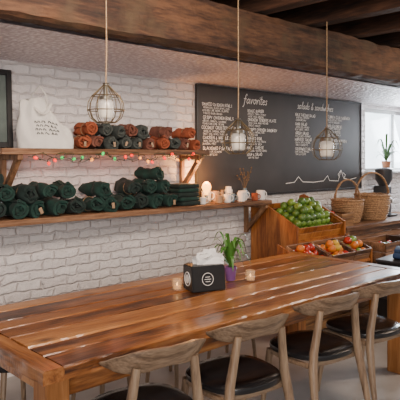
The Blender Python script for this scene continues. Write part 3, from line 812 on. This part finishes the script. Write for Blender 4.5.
# ---------------------------------------------------------------- produce stand
ps = root("produce_stand", (0, 0, 0), label="stepped orange-stained wooden produce stand against the wall", category="display stand")
for xx in (4.40, 5.20):
    bm = NB(); prism(bm, [(3.37, 0), (3.96, 0), (3.96, 1.17), (3.90, 1.19), (3.37, .93)], xx-.022, xx+.0)
    mk("side_panel", bm, 'orange', ps, smooth=False)
LX = 4.10
for xx in (LX, 5.20):
    bm = NB(); prism(bm, [(3.06, 0), (3.365, 0), (3.365, .80), (3.06, .68)], xx-.022, xx)
    mk("side_panel", bm, 'orange', ps, smooth=False)
bm = NB(); prism(bm, [(3.37, .76), (3.94, 1.025), (3.94, 1.005), (3.37, .74)], 4.401, 5.177); mk("sloped_shelf", bm, 'orange', ps, smooth=False)
bm = NB(); prism(bm, [(3.07, .58), (3.36, .70), (3.36, .68), (3.07, .56)], LX+.001, 5.177); mk("sloped_shelf", bm, 'orange', ps, smooth=False)
bm = NB()
for i in range(6): bx(bm, LX+.001, 5.177, 3.08, 3.095, .03+i*.085, .108+i*.085, .002)
for i in range(3): bx(bm, 4.401, 5.177, 3.372, 3.385, .50+i*.075, .57+i*.075, .002)
mk("front_slats", bm, 'crate', ps, smooth=False)

def crate(x, y, z, w, d, h, tilt, lab, mat='crate'):
    r = root("produce_crate", (x, y, z), (tilt, 0, 0), label=lab, category="crate")
    bm = NB(); bx(bm, -w/2, w/2, -d/2, d/2, 0, .012)
    mk("crate_bottom", bm, mat, r, smooth=False)
    bm = NB(); t = .012; ns = 2; sh = h/ns
    for i in range(ns):
        a, b = .013+i*sh, .013+(i+1)*sh-.006
        bx(bm, -w/2, w/2, -d/2, -d/2+t, a, b, .002); bx(bm, -w/2, w/2, d/2-t, d/2, a, b, .002)
        bx(bm, -w/2, -w/2+t, -d/2+t, d/2-t, a, b, .002); bx(bm, w/2-t, w/2, -d/2+t, d/2-t, a, b, .002)
    mk("crate_sides", bm, mat, r, smooth=False)
    return Matrix.Translation((x, y, z)) @ Matrix.Rotation(tilt, 4, 'X')
t1 = math.atan2(.265, .57)
M1 = crate(4.79, 3.655, .895, .74, .50, .13, t1, "wooden crate of green apples on the produce stand", 'orange')
t2 = math.atan2(.12, .29)
M2 = crate(4.29, 3.21, .642, .35, .28, .10, t2, "small wooden crate of red tomatoes on the produce stand", 'shelf')
M3 = crate(4.68, 3.21, .642, .38, .28, .10, t2, "small wooden crate of lemons and oranges on produce stand", 'shelf')
M5 = crate(5.02, 3.21, .642, .28, .28, .10, t2, "small wooden crate of tomatoes and apples on produce stand", 'shelf')
def fruit_mesh(nm, mat, kind):
    bm = NB()
    if kind == 'apple': p = [(0, .028), (.008, .033), (.02, .037), (.033, .028), (.040, .008), (.037, -.014), (.026, -.031), (.012, -.036), (0, -.030)]
    elif kind == 'tomato': p = [(0, .022), (.01, .027), (.024, .027), (.037, .014), (.040, 0), (.034, -.018), (.018, -.029), (0, -.031)]
    elif kind == 'lemon': p = [(0, .048), (.007, .043), (.016, .034), (.029, .014), (.031, 0), (.029, -.014), (.016, -.032), (.006, -.040), (0, -.043)]
    else: p = [(0, .036), (.014, .035), (.028, .026), (.038, .008), (.038, -.008), (.028, -.027), (.012, -.037), (0, -.037)]
    lathe(bm, p, 16); bmesh.ops.recalc_face_normals(bm, faces=bm.faces)
    me = bpy.data.meshes.new(nm); bm.to_mesh(me); bm.free(); me.materials.append(MT[mat]); me.shade_smooth(); return me
FM = {k: [fruit_mesh(k, m_, kd) for m_ in ms] for k, ms, kd in (('green_apple', ('apple', 'apple2', 'apple'), 'apple'), ('tomato', ('tomato',), 'tomato'), ('lemon', ('lemon',), 'lemon'), ('orange_fruit', ('orangef',), 'o'))}
def fruit(kind, M, p, lab, grp, cat, rr=1.5):
    o = bpy.data.objects.new(kind, random.choice(FM[kind])); COL.objects.link(o)
    o.location = M @ Vector(p); o.rotation_euler = (R(-rr, rr), R(-rr, rr), R(0, 6)); o["label"] = lab; o["group"] = grp; o["category"] = cat
    return o
def fill(kinds, M, w, d, z0, layers, lab, grp, cat, sp=.082):
    for l in range(layers):
        nx = int((w-.03)/sp)-l; ny = int((d-.03)/sp)-(l if l < 2 else (1 if l == 2 else 2))
        for i in range(nx):
            for j in range(ny):
                if l == layers-1 and random.random() < .3: continue
                k = random.choice(kinds)
                fruit(k, M, ((i-(nx-1)/2)*sp+R(-.004, .004), (j-(ny-1)/2)*sp+R(-.004, .004), z0+.04+l*.060+R(-.004, .004)), lab[k], grp, cat[k])
fill(['green_apple'], M1, .74, .50, .013, 4, {'green_apple': "green apple heaped in a wooden crate"}, "green apples in the crate", {'green_apple': "apple"})
fill(['tomato', 'tomato', 'tomato', 'orange_fruit'], M2, .36, .29, .013, 2, {'tomato': "red tomato heaped in a small wooden crate", 'orange_fruit': "orange among tomatoes in a small crate"}, "tomatoes in the crate", {'tomato': "tomato", 'orange_fruit': "orange"})
fill(['lemon', 'orange_fruit', 'tomato'], M3, .38, .29, .013, 2, {'lemon': "yellow lemon in a small wooden crate", 'orange_fruit': "orange in a small wooden crate", 'tomato': "red tomato among lemons in a crate"}, "mixed fruit in the crate", {'lemon': "lemon", 'orange_fruit': "orange", 'tomato': "tomato"})
fill(['green_apple', 'tomato', 'orange_fruit'], M5, .28, .29, .013, 2, {'green_apple': "green apple in a small mixed crate", 'orange_fruit': "orange in a small mixed crate", 'tomato': "red tomato in a small mixed crate"}, "mixed produce in the crate", {'green_apple': "apple", 'orange_fruit': "orange", 'tomato': "tomato"})

ct = root("side_counter", (0, 0, 0), label="rustic wooden side counter under the window holding baskets", category="counter")
bm = NB()
for i in range(3): bx(bm, 5.24, 7.3, 3.38+i*.195, 3.57+i*.195, .815, .855, .003)
mk("countertop", bm, 'shelf', ct, smooth=False)
bm = NB()
for i in range(4): bx(bm, 5.28, 7.26, 3.42, 3.44, .52+i*.075, .588+i*.075, .002)
bx(bm, 5.28, 7.26, 3.42, 3.92, .20, .23, .002); mk("counter_apron", bm, 'shelf', ct, smooth=False)
for xx in (5.26, 7.2):
    for yy in (3.40, 3.88):
        bm = NB(); bx(bm, xx, xx+.07, yy, yy+.07, 0, .814, .003); mk("leg", bm, 'shelfy', ct, smooth=False)
M4 = crate(5.36, 3.62, .856, .22, .34, .13, 0, "small wooden crate of oranges on the side counter")
fill(['orange_fruit', 'tomato'], M4, .22, .34, .013, 2, {'orange_fruit': "orange in a small wooden crate", 'tomato': "red tomato in a crate with oranges"}, "oranges in the counter crate", {'orange_fruit': "orange", 'tomato': "tomato"}, .08)
M6 = crate(5.62, 3.15, .52, .62, .36, .20, 0, "dark weathered wooden crate stacked before the side counter", 'shelf')
crate(5.62, 3.15, .262, .62, .36, .235, 0, "dark weathered wooden crate stacked before the side counter", 'shelf')
crate(5.62, 3.15, .004, .62, .36, .235, 0, "dark weathered wooden crate stacked before the side counter", 'shelf')
fill(['orange_fruit', 'green_apple', 'tomato'], M6, .60, .34, .09, 1, {'green_apple': "green apple in a dark weathered crate", 'orange_fruit': "orange in a dark weathered crate", 'tomato': "red tomato in a dark weathered crate"}, "produce in the dark crate", {'green_apple': "apple", 'orange_fruit': "orange", 'tomato': "tomato"})

def basket(x, y, z, s, lab, rot):
    r = root("wicker_basket", (x, y, z), (0, 0, rot), label=lab, category="basket", group="wicker baskets on the side counter")
    bm = NB(); H = .25
    prof = [(0, 0), (.13, 0)]
    N = 26
    for i in range(N+1):
        f = i/N; prof.append((.135+.045*math.sin(f*1.9)+(.004 if i % 2 else -.003), .004+H*f))
    prof += [(.172, H), (.165, .12), (.125, .012), (0, .012)]
    lathe(bm, prof, 40)
    for k, v in enumerate(bm.verts):
        a = math.atan2(v.co.y, v.co.x); v.co.xy *= 1+.018*math.sin(a*20+(v.co.z*330 % 2)*3.14)
    mk("basket_body", bm, 'wicker', r)
    bm = NB(); tube(bm, [(.178*math.cos(2*math.pi*i/40), .178*math.sin(2*math.pi*i/40), H+.005+.003*math.sin(i*2)) for i in range(40)], .011, 8, True); mk("basket_rim", bm, 'wicker', r)
    for sg in (-1, 1):
        bm = NB()
        tube(bm, [(.178*math.cos(math.pi*i/20), sg*.006+.006*math.sin(i*1.4)*sg, H+.005+.23*math.sin(math.pi*i/20)) for i in range(21)], .0085, 8); mk("basket_handle", bm, 'wicker', r)
    r.scale = (s, s, s)
basket(5.68, 3.66, .857, 1.0, "tan woven wicker basket with tall arched handle", -.3)
basket(6.18, 3.64, .857, 1.15, "larger tan woven wicker basket with arched handle", -.6)
gr = root("coffee_grinder", (6.66, 3.76, .857), label="tall dark gray coffee grinder with hopper on side counter", category="coffee grinder")
bm = NB(); bx(bm, -.10, .10, -.14, .12, 0, .03, .008); bx(bm, -.08, .08, -.07, .11, .03, .38, .02, seg=2); mk("grinder_body", bm, 'gray', gr)
bm = NB(); lathe(bm, [(0, .38), (.06, .38), (.105, .46), (.108, .59), (.09, .605), (0, .61)], 24, None); mk("bean_hopper", bm, 'gray', gr)
bm = NB(); tube(bm, [(0, -.06, .24), (0, -.11, .20), (0, -.12, .17)], .02, 10); mk("grinder_spout", bm, 'steel', gr)
for i in range(2):
    b = root("storage_bin", (5.02, 2.62, .005+i*.33), (0, 0, .1*i), label="black plastic storage bin stacked beyond the table", category="storage bin", group="stacked black bins")
    bm = NB()
    a = [(-.22, -.17), (.22, -.17), (.22, .17), (-.22, .17)]
    lo_ = [bm.verts.new((p*.88, q*.88, 0)) for p, q in a]; hi = [bm.verts.new((p, q, .30)) for p, q in a]
    li = [bm.verts.new((p*.95, q*.95, .30)) for p, q in a]; lb = [bm.verts.new((p*.84, q*.84, .01)) for p, q in a]
    for k in range(4):
        k2 = (k+1) % 4
        bm.faces.new((lo_[k], lo_[k2], hi[k2], hi[k])); bm.faces.new((hi[k], hi[k2], li[k2], li[k])); bm.faces.new((li[k], li[k2], lb[k2], lb[k]))
    bm.faces.new(lo_); bm.faces.new(lb)
    mk("bin_body", bm, 'black', b, smooth=False)
    bm = NB(); bx(bm, -.235, .235, -.185, .185, .301, .325, .006); mk("bin_lid", bm, 'gray', b, smooth=False)
bm = NB()
bx(bm, -.15, .15, -.10, .10, 0, .05, .02, seg=3); bx(bm, -.13, .13, -.09, .09, .045, .085, .018, seg=3)
for v in bm.verts: v.co += noise.noise_vector(v.co*9)*.012
mk("folded_cloth", bm, 'navy', loc=(5.02, 2.62, .668), rot=(0, 0, .4), label="navy blue folded cloth on top of black bins", category="cloth")

# ---------------------------------------------------------------- lights
w = bpy.data.worlds.new("w"); SC.world = w; w.use_nodes = True
bg = w.node_tree.nodes["Background"]; bg.inputs[0].default_value = (1, .95, .91, 1); bg.inputs[1].default_value = .50
def area(name, loc, target, sx, sy, en, col):
    l = bpy.data.lights.new(name, 'AREA'); l.shape = 'RECTANGLE'; l.size = sx; l.size_y = sy; l.energy = en; l.color = col
    o = bpy.data.objects.new(name, l); COL.objects.link(o); o.location = loc
    o.rotation_euler = (Vector(target)-Vector(loc)).to_track_quat('-Z', 'Y').to_euler()
area("window_daylight", (7.75, 3.98, 1.85), (6.4, 2.6, 1.2), 2.1, .7, 150, (.84, .92, 1))
area("camera_side_fill", (-1.6, -2.2, 1.9), (2.2, 3.5, 1.2), 2.5, 1.8, 170, (1, .94, .89))  # added fill from behind the camera, no window stands there
area("warm_overhead_fill", (5.5, 1.0, 2.6), (4.5, 3.2, .8), 1.2, .8, 70, (1, .80, .62))  # added unseen warm fill from above, not an actual fixture
area("warm_wall_fill", (1.6, 1.6, 2.55), (2.2, 3.6, 1.2), 1.5, .3, 55, (1, .80, .66))  # extra unseen strip of warm fill that brightens the back wall

cam = bpy.data.cameras.new("camera"); co = bpy.data.objects.new("camera", cam); COL.objects.link(co)
co.location = (0, 0, 1.6); co.rotation_euler = (math.pi/2, 0, math.radians(47.2-90))
cam.sensor_width = 36; cam.lens = 36*574/400; cam.shift_y = -43/400; cam.clip_start = .05
SC.camera = co
